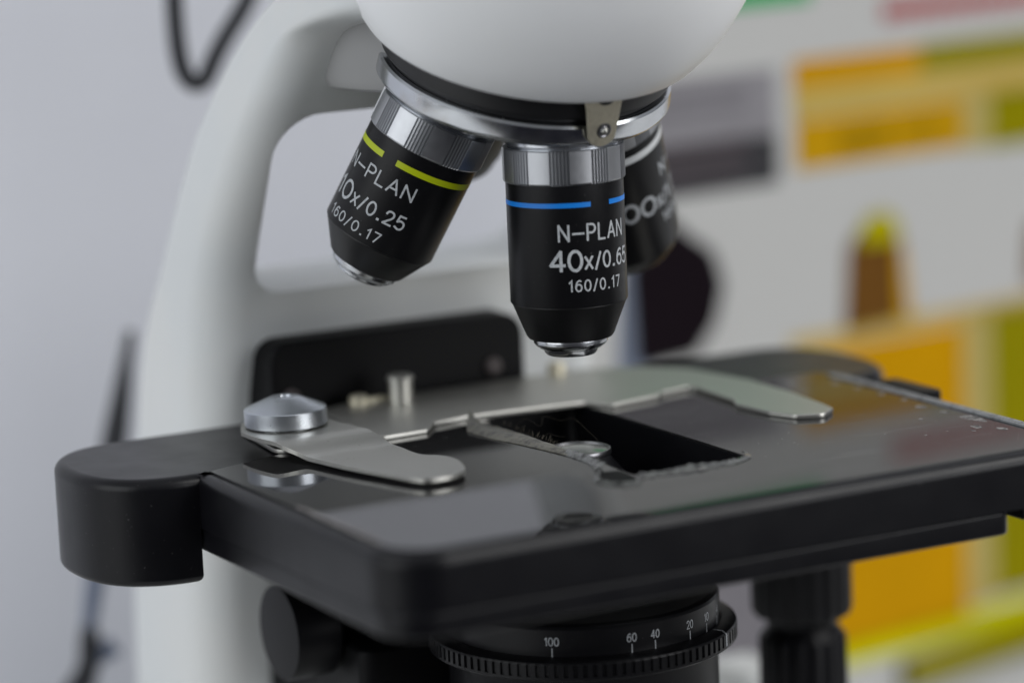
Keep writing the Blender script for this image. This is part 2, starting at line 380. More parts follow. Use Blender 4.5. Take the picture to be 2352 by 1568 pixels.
# local x: tangential, local y: up the axis, local z: outwards
tz = Vector((math.cos(sp_an), math.sin(sp_an), 0)); ty = Vector((0, 0, 1)); tx = ty.cross(tz)
off = tz*30.3+ty*(loc.z+1.0)
SPM = Matrix(((tx.x, ty.x, tz.x, off.x*S), (tx.y, ty.y, tz.y, off.y*S), (tx.z, ty.z, tz.z, off.z*S), (0, 0, 0, 1)))
spring.matrix_local = SPM
bm = bmesh.new(); lathe(bm, [(0, 0.75), (0.35, 0.95), (0.7, 0.9), (0.95, 0.6), (1.1, 0.55), (1.35, 0.68), (1.55, 0.62), (1.6, 0.4), (1.6, 0.3)], 40, Matrix.Translation((0.2, -1.0, 0)))
rv = link('rivet', bm, 'darksteel', nose, smooth=30, ); rv.matrix_local = SPM
bm = bmesh.new(); bmesh.ops.create_uvsphere(bm, u_segments=20, v_segments=12, radius=0.75, matrix=Matrix.Translation((0.2, -1.0, 0.65)))
rb = link('ball', bm, 'nickel', nose, smooth=60); rb.matrix_local = SPM
bm = bmesh.new(); lathe(bm, [(0, 1.3), (1.2, 1.25), (2.0, 0.9), (2.2, 0.5), (2.2, 0.2)], 40, Matrix.Translation((-0.4, 6.6, 0)))
sk = link('spring_screw', bm, 'cone', nose, smooth=30); sk.matrix_local = SPM

# grey carrier behind the turret
bm = bmesh.new()
lathe(bm, [(0, 69.5), (30, 69.5), (32, 70.2), (33, 72), (33, 88), (0, 88)], 96, Matrix.Translation((1, 39, 0)))
link('turret_carrier', bm, 'grey', mic, smooth=40)

# ---- objectives
def collar_bm(r=12.1, z0=-10.2, z1=-3.3):
    bm = bmesh.new(); ang = []
    per = R_(40.0); off = R_(-122-10-21)
    for k in range(9):                        # nine flats, each followed by a bundle of five grooves
        b0 = k*per+off
        ang.append((b0, 0)); ang.append((b0+per*0.25, 0.02)); ang.append((b0+per*0.49, 0))
        g0 = b0+per*0.51; gw = per*0.49/6
        for g in range(6):
            s = g0+g*gw
            ang += [(s+gw*0.02, 0.0), (s+gw*0.36, -0.5), (s+gw*0.60, -0.5), (s+gw*0.82, 0.0)]
    rows = []
    for r_, z, f in ((r-0.5, z1+0.02, 0), (r-0.12, z1, 0.3), (r, z1-0.15, 1), (r, z0+0.5, 1), (r-0.12, z0+0.25, 0.8), (r-0.5, z0, 0)):
        rows.append([bm.verts.new(((r_+d*f)*math.cos(t), (r_+d*f)*math.sin(t), z)) for t, d in ang])
    n = len(ang)
    for a, b in zip(rows, rows[1:]):
        for i in range(n): bm.faces.new((a[i], a[(i+1) % n], b[(i+1) % n], b[i]))
    bm.faces.new(rows[0]); bm.faces.new(list(reversed(rows[-1])))
    return bm
def rotN(deg): return Matrix.Rotation(R_(deg), 3, N)
def objective(deg, body_end, cone, tipprof, label=None, R0=11.65, stripe=None, extra=None):
    R = rotN(deg); s = C + R @ (RM*E_)
    M4 = R.to_4x4(); M4.translation = s*S
    bm = bmesh.new()
    lathe(bm, [(9, -10.0), (R0, -10.1), (R0, -10.3), (R0, body_end+0.25), (R0-0.06, body_end+0.08), (R0-0.25, body_end)], 128)
    o = link('objective_lens', bm, 'barrel', mic, smooth=30); o.matrix_local = M4
    if label: o['label'] = label
    link('collar', collar_bm(), 'collar', o, smooth=25)
    bm = bmesh.new(); lathe(bm, [(9.8, 0.6), (10.0, -0.9), (11.25, -1.1), (11.4, -1.3), (11.4, -2.6), (11.0, -2.75), (10.9, -3.25), (11.5, -3.4)], 96)
    link('mount_flange', bm, 'chrome', o, smooth=30)
    bm = bmesh.new(); lathe(bm, cone, 128); link('nose_cone', bm, 'cone', o, smooth=30)
    bm = bmesh.new(); lathe(bm, tipprof, 96); link('lens_tip', bm, 'chrome', o, smooth=25)
    zt = tipprof[-1][1]; rt = tipprof[-1][0]
    bm = bmesh.new(); lathe(bm, [(rt, zt), (rt*0.85, zt+0.25), (0, zt+0.4)], 64); link('front_lens', bm, 'glass', o, smooth=30)
    if stripe:
        m, z0, z1, arcs = stripe
        for a0, a1 in arcs:
            bm = bmesh.new(); arc_band(bm, R0, a0, a1, z0, z1); link('colour_ring', bm, m, o, smooth=30)
    return o

# 40x, in use
R0 = 11.65
o40 = objective(0, -34.2, [(11.4, -34.2), (11.42, -34.3), (11.2, -34.7), (8.7, -41.0), (8.3, -41.5), (7.7, -41.6)],
                [(7.35, -41.5), (7.4, -41.7), (7.35, -42.5), (7.0, -43.0), (6.2, -43.6), (5.5, -43.8), (5.2, -44.6), (4.8, -45.0), (3.2, -45.1)],
                'vertical objective with a blue ring marked 40x', stripe=('blue', -14.4, -13.45, [(-72, 268-2)]))
bm = bmesh.new()
stroke_text(bm, 'N-PLAN', R0, -126.3, -52.3, -20.9, -17.8, 0.135, 0.30)
stroke_text(bm, '40', R0, -135.3, -105.3, -26.7, -22.9, 0.16, 0.20)
stroke_text(bm, 'x/0.65', R0, -101.6, -43.8, -26.5, -23.5, 0.15, 0.26)
stroke_text(bm, '160/0.17', R0, -118.0, -60.5, -30.8, -28.7, 0.145, 0.34)
link('lettering', bm, 'letter', o40, smooth=0)

# 10x, front left
o10 = objective(90, -31.2, [(11.4, -31.2), (11.42, -31.35), (11.1, -31.9), (7.9, -37.2), (7.5, -37.5), (7.0, -37.6)],
                [(7.0, -37.4), (7.1, -37.7), (6.9, -38.5), (6.2, -39.2), (5.4, -39.4), (5.2, -40.0), (4.6, -40.3), (3.4, -40.4)],
                'tilted objective with a lime ring marked 10x', stripe=('lime', -14.15, -12.9, [(-52, 292-0.5)]))
bm = bmesh.new()
stroke_text(bm, 'N-PLAN', R0, -110.0, -22.6, -19.3, -16.5, 0.14, 0.30)
stroke_text(bm, '10', R0, -111.5, -83.6, -25.6, -22.0, 0.16, 0.22)
stroke_text(bm, 'x/0.25', R0, -79.0, -18.6, -25.4, -22.7, 0.155, 0.28)
stroke_text(bm, '160/0.17', R0, -101.5, -34.0, -29.8, -27.8, 0.15, 0.34)
link('lettering', bm, 'letter', o10, smooth=0)

# 100x, right
o100 = objective(-90, -38.5, [(11.4, -38.5), (11.42, -38.6), (10.6, -40.5), (9.0, -42.6), (7.6, -43.4)],
                 [(7.4, -43.2), (7.2, -43.9), (5.6, -44.4), (5.0, -44.9), (3, -45)],
                 'objective with a white ring marked 100x', stripe=('wring', -13.6, -12.0, [(-179.99, 179.99)]))
bm = bmesh.new()
stroke_text(bm, 'N-PLAN', R0, -146, -70, -20.9, -17.9, 0.14, 0.30)
stroke_text(bm, '100', R0, 147, 197.0, -27.6, -23.6, 0.19, 0.18)
stroke_text(bm, 'x/1.25', R0, 201.0, 250.0, -27.4, -24.3, 0.15, 0.28)
stroke_text(bm, '160/0.17', R0, 205, 262, -31.6, -29.5, 0.15, 0.34)
link('lettering', bm, 'letter', o100, smooth=0)

# 4x, behind
o4 = objective(180, -22.5, [(11.4, -22.5), (11.3, -22.8), (11.0, -26.0), (10.0, -27.5)],
               [(9.9, -27.3), (9.2, -28.6), (7.6, -29.0), (7.0, -29.2)], 'short objective at the back of the nosepiece')

# ---- stage
def with_hole(outer, inner, z0, z1, bm):
    """prism with an opening, built from one ring of quads and triangles"""
    vo = {}; geo = []
    for z in (z0, z1):
        eo = []; 
        for poly in (outer, inner):
            vs = [bm.verts.new((x, y, z)) for x, y in poly]; vo[(z, id(poly))] = vs
            eo += [bm.edges.new((vs[i], vs[(i+1) % len(vs)])) for i in range(len(vs))]
        bmesh.ops.triangle_fill(bm, use_beauty=True, use_dissolve=True, edges=eo)
    for poly in (outer, inner):
        a, b = vo[(z0, id(poly))], vo[(z1, id(poly))]
        for i in range(len(poly)): bm.faces.new((a[i], b[i], b[(i+1) % len(poly)], a[(i+1) % len(poly)]))
outer = rounded([(-74.2, -68.8), (76.6, -68.8), (76.6, 59.3), (-74.2, 59.3)], [11, 6, 4, 1], 14)
inner = rounded([(-8.6, -39.8), (16.4, -39.8), (16.4, 31), (-6.4, 31)], [3, 5, 3, 3], 8)
bm = bmesh.new(); with_hole(outer, inner, -10.6, 0, bm)
stage = link('stage', bm, 'stage', mic, smooth=0, mats=['stage'])
def lug(cx, sgn, y0, y1, r, ex=2.4):
    cy = (y0+y1)/2; h = (y1-y0)/2; pts = [(cx-sgn*-6, y1), (cx, y1)]
    for k in range(1, 40):
        t = R_(90+180*k/40); c_, s_ = math.cos(t), math.sin(t)
        pts.append((cx-sgn*r*abs(c_)**(2/ex), cy+h*math.copysign(abs(s_)**(2/ex), s_)))
    return pts+[(cx, y0), (cx-sgn*-6, y0)]
def unite(o, poly, z0, z1):
    bm = bmesh.new(); prism(bm, poly, z0, z1); c = link('tmp', bm, 'stage', None, smooth=0)
    m = o.modifiers.new('u', 'BOOLEAN'); m.operation = 'UNION'; m.object = c; m.solver = 'EXACT'
    dg = bpy.context.evaluated_depsgraph_get(); dg.update(); me = bpy.data.meshes.new_from_object(o.evaluated_get(dg))
    o.modifiers.clear(); o.data = me; bpy.data.objects.remove(c)
unite(stage, lug(-74.3, 1, 17.0, 59.3, 19.4), -10.6, 0)
unite(stage, lug(76.7, -1, 16, 59.3, 16.5), -10.6, 0)
# drive housings hang lower than the plate at both ends
unite(stage, [p for p in lug(-74.3, 1, 17.0, 59.3, 19.4) if p[0] <= -74.2], -21.3, -5)
unite(stage, [p for p in lug(76.7, -1, 16, 59.3, 16.5) if p[0] >= 76.6], -21.3, -5)
bm = bmesh.new(); bm.from_mesh(stage.data)
bmesh.ops.remove_doubles(bm, verts=bm.verts, dist=2e-6)
bmesh.ops.dissolve_limit(bm, angle_limit=R_(0.5), verts=bm.verts, edges=bm.edges)
def rim(e, z):
    return (all(abs(v.co.z/S-z) < 0.01 for v in e.verts) and len(e.link_faces) == 2 and e.calc_face_angle(0) > R_(50)
            and not all(-12 < v.co.x/S < 19 and -42 < v.co.y/S < 33 for v in e.verts))
bmesh.ops.bevel(bm, geom=[e for e in bm.edges if rim(e, 0)], offset=2.2*S, segments=8, affect='EDGES', profile=0.5, clamp_overlap=False)
bmesh.ops.bevel(bm, geom=[e for e in bm.edges if rim(e, -10.6)], offset=0.8*S, segments=3, affect='EDGES', profile=0.5, clamp_overlap=True)
bmesh.ops.bevel(bm, geom=[e for e in bm.edges if rim(e, -21.3)], offset=1.5*S, segments=5, affect='EDGES', profile=0.5, clamp_overlap=False)
bm.to_mesh(stage.data); bm.free(); stage.data.shade_smooth(); stage.data.set_sharp_from_angle(angle=R_(40))
wn = stage.modifiers.new('wn', 'WEIGHTED_NORMAL'); wn.keep_sharp = True; wn.weight = 90
outer2 = rounded([(-73.8, -68.3), (56.5, -68.3), (56.5, 57), (-73.8, 57)], [8.6, 2.5, 3, 3], 12)
inner2 = rounded([(-24, -30), (24, -30), (24, 30), (-24, 30)], 8, 8)
bm = bmesh.new(); with_hole(outer2, inner2, -15.3, -10.63, bm)
link('lower_plate', bm, 'stage', stage, smooth=0, bevel=0.7, bseg=3, angle=45)
# glossy protective film
fo = rounded([(-71.4, -66.2), (74.0, -66.2), (74.0, 24), (30, 27), (-40, 27), (-71.6, 17.4)], [8.5, 5, 0, 0, 0, 0], 12)
fi = rounded([(-8.9, -40.2), (16.7, -40.2), (16.7, 26.4), (-6.6, 26.4)], [3.0, 5.2, 1, 1], 8)
bm = bmesh.new(); with_hole(fo, fi, 0.02, 0.16, bm)
for k in range(16):
    bmesh.ops.bisect_plane(bm, geom=bm.verts[:]+bm.edges[:]+bm.faces[:], plane_co=(0, -64.5+2.8*k, 0), plane_no=(0, 1, 0))
for v in bm.verts:                           # film top dips towards the front edge, a bend added to steer reflections
    if v.co.z > 0.1: v.co.z += 0.25-0.0035*max(0, -20-v.co.y)
film = link('cover_film', bm, 'film', stage, smooth=20)
# pale line along the left film edge and flakes at the worn right end
bm = bmesh.new()
def sheet(bm, pts, z0=0.17, z1=0.30):
    prism(bm, pts, z0, z1)
for k in range(24):
    y = -22-1.42*k; w = 0.8+0.5*random.random()
    zz = 0.43-0.0035*max(0, -20-y); sheet(bm, [(-71.3, y), (-71.3+w, y), (-71.3+w*0.9, y-1.5), (-71.3, y-1.5)], zz, zz+0.1)
link('film_edge', bm, 'worn', stage, smooth=0)
bm = bmesh.new()
random.seed(3)
for cx, cy, w, h in [(70.5, -36, 1.6, 6.5), (69.8, -28.5, 1.1, 1.5), (69.2, -21, 1.1, 1.5), (70.6, -13, 1.1, 1.3), (70.2, -5, 1.0, 1.3), (69.9, 3, 0.9, 1.2), (69.6, 11, 1.0, 1.4),
                     (62.5, 17, 1.4, 1.6), (62, -31, 0.6, .8), (66.2, -44, 1.4, 1.9), (63.6, -46.5, 0.7, 0.9), (69, -48.5, 1.0, 2.0), (60, 8, .5, .6), (58, 20, 1.2, 1.0), (48.5, -38, .3, .3), (54, -44, .3, .3)]:
    n = 11; ph = random.random()*6
    pts = [(cx+0.8*w*(1+0.35*math.sin(2*t+ph)+0.2*random.uniform(-1, 1))*math.cos(t), cy+0.8*h*(1+0.25*random.uniform(-1, 1))*math.sin(t)) for t in [2*math.pi*i/n for i in range(n)]]
    zt = 0.412-0.0035*max(0, -20-cy); sheet(bm, pts, zt-0.02, zt+0.004)
link('worn_spots', bm, 'worn', stage, smooth=0)
# white graduated strip at the right edge
bm = bmesh.new(); prism(bm, [(73.0, -62), (75.2, -62), (75.2, 19), (73.0, 19)], 0.2, 0.75)
link('graduated_strip', bm, 'strip', stage, smooth=0, bevel=0.15)
bm = bmesh.new()
for k in range(78): box(bm, 73.2, 74.4 if k % 5 else 75.1, -59+k-0.12, -59+k+0.12, 0.755, 0.775)
link('graduation', bm, 'cone', stage, smooth=0)
bm = bmesh.new(); prism(bm, rounded([(76.6, -12), (81.5, -12), (81.5, 6), (76.6, 6)], 2, 5), -4, 0.9); link('vernier', bm, 'plastic', stage, smooth=0, bevel=0.4)
bm = bmesh.new(); box(bm, 60.5, 75.5, -66.2, 20, -13.6, -10.7)
link('guide_rail', bm, 'plastic', stage, smooth=0, bevel=0.4)
# torn film lifting along the opening
random.seed(11)
def ribbon(name, base, free, m, th=0.12, n=8, jag=0.25):
    bm = bmesh.new(); A = spline(base, n); B = spline(free, n)
    rows = []
    K = 5
    for i, (p, q) in enumerate(zip(A, B)):
        j = Vector((random.uniform(-1, 1), random.uniform(-1, 1), random.uniform(-.5, .8)))*jag
        row = []
        for k in range(K+1):
            t = k/K; v = p.lerp(q+j, t); v = v+Vector((0, 0, 0.5*math.sin(math.pi*t)*(q-p).length*0.10))
            row.append(v)
        rows.append(row)
    for r in rows:
        for v in r:
            v.z += 0.22
    top = [[bm.verts.new(v+Vector((0, 0, th))) for v in r] for r in rows]
    bot = [[bm.verts.new(v) for v in r] for r in rows]
    for g in (top, bot):
        for a, b in zip(g, g[1:]):
            for k in range(K): bm.faces.new((a[k], a[k+1], b[k+1], b[k]))
    for a, b, c, d in zip(top, top[1:], bot, bot[1:]):
        bm.faces.new((a[0], b[0], d[0], c[0])); bm.faces.new((a[K], c[K], d[K], b[K]))
    for t, b in ((top[0], bot[0]), (top[-1], bot[-1])):
        for k in range(K): bm.faces.new((t[k], t[k+1], b[k+1], b[k]))
    return link(name, bm, m, stage, smooth=50)
ribbon('peeling_strip', [(-15.2, 17.5, .2), (-14.6, 8, .2), (-12.9, 0, .2), (-11.6, -8, .2), (-10.6, -16, .25)],
       [(-9.6, 27, 2.2), (-10.6, 19, 1.1), (-9.4, 8, 0.9), (-8.9, -3, 0.7), (-9.0, -14, 0.45)], 'tape', 0.15, jag=0.15)
ribbon('peeling_strip', [(-10.8, -15, .2), (-10.7, -21, .2), (-11.2, -26, .2), (-13.2, -31, .2)],
       [(-8.8, -13, 0.8), (-8.7, -19, .9), (-9.0, -25, 0.8), (-10.2, -30, 1.0)], 'tapeclear', 0.1, jag=0.2)
ribbon('peeling_strip', [(-13.4, -32, .2), (-17.6, -38.5, .2), (-16.8, -43.8, .2), (-13, -46, .2), (-10, -43, .2)],
       [(-12.4, -32.2, .8), (-16.3, -38.5, 0.6), (-15.8, -42.6, 0.4), (-12.6, -44.6, 0.7), (-9.4, -41.6, 1.2)], 'tapeclear', 0.08, jag=0.3)
ribbon('peeling_strip', [(-9, -41.6, .2), (-4, -41.9, .2), (1, -42.2, .2), (7, -42.3, .2), (12, -42, .2), (16.6, -39.4, .2), (18.0, -36, .2)],
       [(-8.6, -40.3, .9), (-4, -40.9, .5), (1, -40.8, 1.0), (7, -41.1, .7), (12, -40.7, .6), (15.9, -38.3, .6), (16.9, -35, .5)], 'tapeclear', 0.08, jag=0.3)
bm = bmesh.new()
prism(bm, [(-12.6, -32.5), (-16.6, -38.6), (-15.6, -42.6), (-12.2, -44.6), (-9.4, -41.0), (-9.1, -33)], 0.165, 0.42)
link('bare_patch', bm, 'deep', stage, smooth=0)
random.seed(5)
for pts in ([(-8.6, 10, 1.6), (-6, 9, 3.2), (-4.5, 6, 2.0), (-3, 7, 3.6), (-1, 4, 3.0), (1, 2, 3.4), (2.2, -2, 1.2), (3.0, -4, -0.5), (2.0, -6, -2)],
            [(-8.6, -2, 1.2), (-7.6, -3, 2.4), (-6.6, -5, 2.0), (-6.0, -7, 2.2)]):
    bm = bmesh.new(); tube(bm, spline(pts, 8), 0.012, 5); link('lint_fibre', bm, 'lint', stage, smooth=60)
bm = bmesh.new()
for k in range(34):
    y = random.uniform(-8, 14); x = -8.9+random.uniform(-.3, .5); z = 1.35+0.02*y
    d = Vector((random.uniform(.1, .9), random.uniform(-.8, .8), random.uniform(.3, 1.0)))*random.uniform(.5, 1.3)
    p0 = Vector((x, y, z)); tube(bm, [p0, p0+d*0.5+Vector((0, 0, .1)), p0+d], 0.025, 4)
link('lint_fuzz', bm, 'lint', stage, smooth=60)

# ---- specimen holder
hold = rounded([(-34, 20.5), (-21.9, 21.3), (-18.2, 26.2), (-10, 28.0), (16.6, 24.9), (19.4, 18.3), (32.0, 20.9), (33.9, 22.8), (42.4, 24.6), (41.2, 6.0), (39.2, 2.2),
                (40.2, -9), (42.4, -15.5), (47.6, -18.2), (52.0, -14.6), (52.8, -10.8), (54.6, 4), (55.2, 22), (52.0, 41), (46, 50), (34, 56.5), (-20, 57.5), (-31, 54)],
               [2, 1.2, .8, 0, .6, .8, .6, .4, 1.5, 2, .8, 2, 2, 2, 1, 1, 3, 4, 4, 4, 4, 3, 3], 4)
bm = bmesh.new(); prism(bm, hold, 0.35, 1.45)
holder = link('specimen_holder', bm, 'nickel', mic, smooth=0, bevel=0.25, bseg=2, angle=40)
# sprung finger, cranked where it leaves the knob
lev = [(-58.6, 31.5), (-58.4, 24), (-56.6, 16), (-54.3, 11), (-51.8, -1), (-48.1, -13.9), (-45.9, -21), (-43.7, -23.0), (-39.5, -22.9), (-36.2, -21.3), (-33.9, -17.7), (-32.0, -11), (-32.6, -6), (-35.2, -2.6),
       (-35.7, 1.5), (-35.5, 6.6), (-36.2, 14), (-37.8, 20.5), (-38.6, 26), (-39.5, 33), (-42, 39), (-48, 41.5), (-54.5, 39.5)]
levp = [(v.x, v.y) for v in spline([(x, y, 0) for x, y in lev+[lev[0]]], 4)][:-1]
bm = bmesh.new()
def zlev(y):
    t = max(0, min(1, (y-9)/10)); t = t*t*(3-2*t); return 1.15+t*2.1
ys = [v[1] for v in levp]
cuts = [-23+1.5*k for k in range(44)]
a = [bm.verts.new((x, y, 0)) for x, y in levp]; f = bm.faces.new(a)
for c_ in cuts:
    bmesh.ops.bisect_plane(bm, geom=bm.verts[:]+bm.edges[:]+bm.faces[:], plane_co=(0, c_, 0), plane_no=(0, 1, 0))
r = bmesh.ops.extrude_face_region(bm, geom=bm.faces[:])
for g in r['geom']:
    if isinstance(g, bmesh.types.BMVert): g.co.z += 0.85
for v in bm.verts: v.co.z += zlev(v.co.y)
link('clamp_finger', bm, 'nickel', holder, smooth=40, bevel=0.14, bseg=2, angle=50)
bm = bmesh.new(); prism(bm, rounded([(-55, 22), (-40, 22), (-33, 30), (-33, 50), (-52, 48)], 3, 5), 0.35, 1.3)
link('pivot_plate', bm, 'nickel', holder, smooth=0, bevel=0.2, bseg=2)
bm = bmesh.new()
lathe(bm, [(6.5, 3.9), (6.6, 4.4), (8.2, 4.45), (8.35, 4.6), (8.35, 7.55), (8.2, 7.75), (3.2, 9.95), (2.6, 10.1), (1.4, 10.1), (1.2, 9.7), (0, 9.6)], 120, Matrix.Translation((-48.6, 31.6, 0)))
link('clamp_knob', bm, 'alu', holder, smooth=22)
bm = bmesh.new(); lathe(bm, [(2.6, 1.4), (2.6, 6.3), (2.9, 6.5), (2.9, 7.3), (2.6, 7.6), (0, 7.6)], 40, Matrix.Translation((-13.6, 50.5, 0)) @ Matrix.Diagonal((1, 1, 0.93, 1)))
link('locating_post', bm, 'nickel', holder, smooth=30)
bm = bmesh.new(); lathe(bm, [(2.1, 1.4), (2.2, 2.6), (1.6, 3.2), (0, 3.3)], 32, Matrix.Translation((-21.5, 54.5, 0))); box(bm, -20, -15.5, 53.6, 55.6, 1.5, 2.3)
link('retaining_screw', bm, 'spring', holder, smooth=30)
bm = bmesh.new(); lathe(bm, [(2.0, 1.4), (2.1, 3.2), (1.6, 3.8), (0, 3.8)], 32, Matrix.Translation((27, 56, 0)))
link('retaining_screw', bm, 'spring', holder, smooth=30)

# ---- stage bracket between arm and stage
bm = bmesh.new()
pb = rounded([(-38.5, -17), (21.8, -17), (21.8, 15.2), (-38.5, 15.2)], [1, 1, 5, 4.5], 8)
a = [bm.verts.new((x, 60.5, z)) for x, z in pb]; b = [bm.verts.new((x, 84, z)) for x, z in pb]
bm.faces.new(a); bm.faces.new(list(reversed(b)))
for i in range(len(pb)): bm.faces.new((a[i], b[i], b[(i+1) % len(pb)], a[(i+1) % len(pb)]))
brk = link('stage_bracket', bm, 'deep', mic, smooth=0, bevel=1.2, bseg=4, angle=50)
for x, z, rr in ((13.5, 4.2, 1.9), (-36.5+2, 3.6, 1.8)):
    bm = bmesh.new(); lathe(bm, [(rr, 0), (rr, 1.2), (rr*0.7, 1.7), (0, 1.7)], 24, Matrix.Translation((x, 60.4, z)) @ Matrix.Rotation(R_(90), 4, 'X'))
    link('bracket_screw', bm, 'dull', brk, smooth=30)

# ---- condenser
bm = bmesh.new()
lathe(bm, [(0, -2.6), (5.9, -2.6), (6.6, -3.1), (7.2, -4.2), (11.5, -9.5), (12.5, -11), (12.5, -16), (19, -16.2), (19, -27), (20.5, -28.2), (20.5, -31.0), (22, -31.2), (27.0, -31.4)], 128)
cond = link('condenser', bm, 'plastic', mic, smooth=30)
bm = bmesh.new(); lathe(bm, [(0, -1.85), (3.0, -2.0), (5.2, -2.3), (5.9, -2.5)], 64, Matrix.Translation((0.8, 0, 0))); link('top_lens', bm, 'glassbig', cond, smooth=60)
bm = bmesh.new(); lathe(bm, [(5.9, -2.55), (6.0, -2.3), (6.35, -2.3), (6.5, -2.7), (6.5, -3.2)], 64, Matrix.Translation((0.8, 0, 0))); link('lens_rim', bm, 'darksteel', cond, smooth=30)
bm = bmesh.new()
lathe(bm, [(20.4, -30.6), (23, -30.9), (26.6, -31.3), (27.4, -31.6), (27.7, -32.1), (27.7, -38.0)], 160)
ringo = link('scale_ring', bm, 'barrel', cond, smooth=30)
bm = bmesh.new(); lathe(bm, [(20.45, -30.45), (23, -30.75), (26.5, -31.15)], 128); link('dusty_face', bm, 'dust', cond, smooth=30)
bm = bmesh.new()
for s, an, w in (('100', -131.6, 6.8), ('60', -99.0, 4.7), ('40', -88.5, 4.5), ('20', -69.6, 4.5), ('10', -56.8, 4.3), ('4', -43.8, 2.2)):
    w *= 0.82 if s != '4' else 0.7
    stroke_text(bm, s, 27.7, an-w/2, an+w/2, -35.15, -33.6, 0.13, 0.24)
    arc_band(bm, 27.7, an-0.22, an+0.22, -37.75, -35.65, 0.04)
link('numerals', bm, 'letter', cond, smooth=0)
bm = bmesh.new(); NR = 104; ang = []
for k in range(NR):
    s = 2*math.pi*k/NR; w = 2*math.pi/NR
    ang += [(s, 0), (s+w*.52, 0), (s+w*.62, -.45), (s+w*.9, -.45)]
rows = []
for r_, z, f in ((28, -37.35, 0), (30.1, -37.45, 0), (30.9, -37.8, 0), (31.1, -38.2, 0), (31.1, -38.21, 1), (31.1, -40.6, 1), (31.1, -40.61, 0), (31.1, -41.1, 0), (30.6, -41.5, 0), (27.5, -41.8, 0)):
    rows.append([bm.verts.new(((r_+d*f)*math.cos(t), (r_+d*f)*math.sin(t), z)) for t, d in ang])
n = len(ang)
for a, b in zip(rows, rows[1:]):
    for i in range(n): bm.faces.new((a[i], a[(i+1) % n], b[(i+1) % n], b[i]))
kr = link('knurled_ring', bm, 'barrel', cond, smooth=28)
bm = bmesh.new()
arc_band(bm, 31.1, -53.9, -53.0, -40.5, -38.0, 0.12); 
g = [bm.verts.new((r*math.cos(R_(t)), r*math.sin(R_(t)), z)) for r, z, t in ((31.2, -38.0, -53.9), (31.2, -38.0, -53.0), (30.2, -37.38, -53.0), (28.4, -37.25, -53.4), (28.4, -37.25, -54.0), (30.2, -37.38, -53.9))]
bm.faces.new(g)
link('index_mark', bm, 'letter', cond, smooth=0)
bm = bmesh.new(); lathe(bm, [(27.4, -41.7), (27.2, -42.2), (27.2, -58), (20, -60)], 96); link('diaphragm_housing', bm, 'plastic', cond, smooth=30)
bm = bmesh.new(); prism(bm, rounded([(-40, 20), (20, 20), (24, 84), (-34, 84)], 3, 5), -66, -42)
prism(bm, rounded([(-34, 40), (16, 40), (20, 84), (-30, 84)], 3, 5), -41.9, -17)
link('condenser_carrier', bm, 'deep', mic, smooth=0, bevel=1)
# small knob on the left of the carrier
bm = bmesh.new()
KM = Matrix.Translation((-50, 38, -40.2)) @ Matrix.Rotation(R_(-90), 4, 'Y')
lathe(bm, [(0, 0.1), (8.9, 0.1), (9.7, 0), (10, -0.6), (10, -9.5), (9.2, -10.3), (5, -10.4), (5, -18), (0, -18)], 80, KM)
link('condenser_knob', bm, 'plastic', mic, smooth=30)
# coaxial drive knobs hanging under the right of the stage
bm = bmesh.new()
lathe(bm, [(0, -16), (11, -16), (11, -49.6), (10.2, -51), (7.8, -51.8), (7.6, -53.2), (8.2, -54.2), (9.6, -56), (9.8, -92), (0, -92)], 72, Matrix.Translation((65.4, 20, 0)))
for i_, v in enumerate(bm.verts):              # shallow ribs round both knobs
    d_ = Vector((v.co.x-65.4, v.co.y-20))
    if d_.length > 9.3 and round(math.degrees(math.atan2(d_.y, d_.x))/5) % 4 in (0, 1): v.co.x -= d_.x*0.045; v.co.y -= d_.y*0.045
link('drive_knob', bm, 'plastic', mic, smooth=30)
q_ = at(1715, 1575, 66); bm = bmesh.new(); prism(bm, rounded([(q_.x, 66), (q_.x+9, 60), (q_.x+11, 82), (q_.x-4, 84)], 1, 5), -84, q_.z+3); link('foot_block', bm, 'white', mic, smooth=0, bevel=2)

# ================================================================== BACKGROUND
bm = bmesh.new(); box(bm, -1000, 1400, 425, 445, -400, 1000)
w = link('wall', bm, 'wall', None, smooth=0); w['kind'] = 'structure'
bm = bmesh.new(); box(bm, -1000, 1400, -200, 425, -196, -172)
t_ = link('table_top', bm, 'table', None, smooth=0); t_['kind'] = 'structure'

# printed board at the right
AZ = R_(82); P0 = Vector((185, 172, 0)); Bv = Vector((math.sin(AZ), math.cos(AZ), 0)); Nv = Vector((Bv.y, -Bv.x, 0))  # Nv faces the camera side
brd = thing('display_board', 'white printed board with orange, olive and grey panels standing behind the microscope', 'board')
BM = Matrix(((Bv.x, -Nv.x, 0, P0.x*S), (Bv.y, -Nv.y, 0, P0.y*S), (0, 0, 1, 0), (0, 0, 0, 1)))
brd.matrix_world = BM
bm = bmesh.new(); box(bm, -101.2, 150, 0.3, 8, -172, 135); link('panel', bm, 'boxwhite', brd, smooth=0, bevel=1)
def patch(name, m, s0, s1, z0, z1, lift=0.0, poly=None, r=0.5):
    bm = bmesh.new()
    pts = poly or rounded([(s0, z0), (s1, z0), (s1, z1), (s0, z1)], r, 3)
    a = [bm.verts.new((x, 0.28-lift, z)) for x, z in pts]; b = [bm.verts.new((x, -0.1-lift, z)) for x, z in pts]
    bm.faces.new(a); bm.faces.new(list(reversed(b)))
    for i in range(len(pts)): bm.faces.new((a[i], b[i], b[(i+1) % len(pts)], a[(i+1) % len(pts)]))
    return link(name, bm, m, brd, smooth=0)
patch('grey_bar', 'print_light', -100.3, -27.8, 36.4, 49.9)
patch('pale_bar', 'print_light', -100.3, -27.8, 32.9, 36.2)
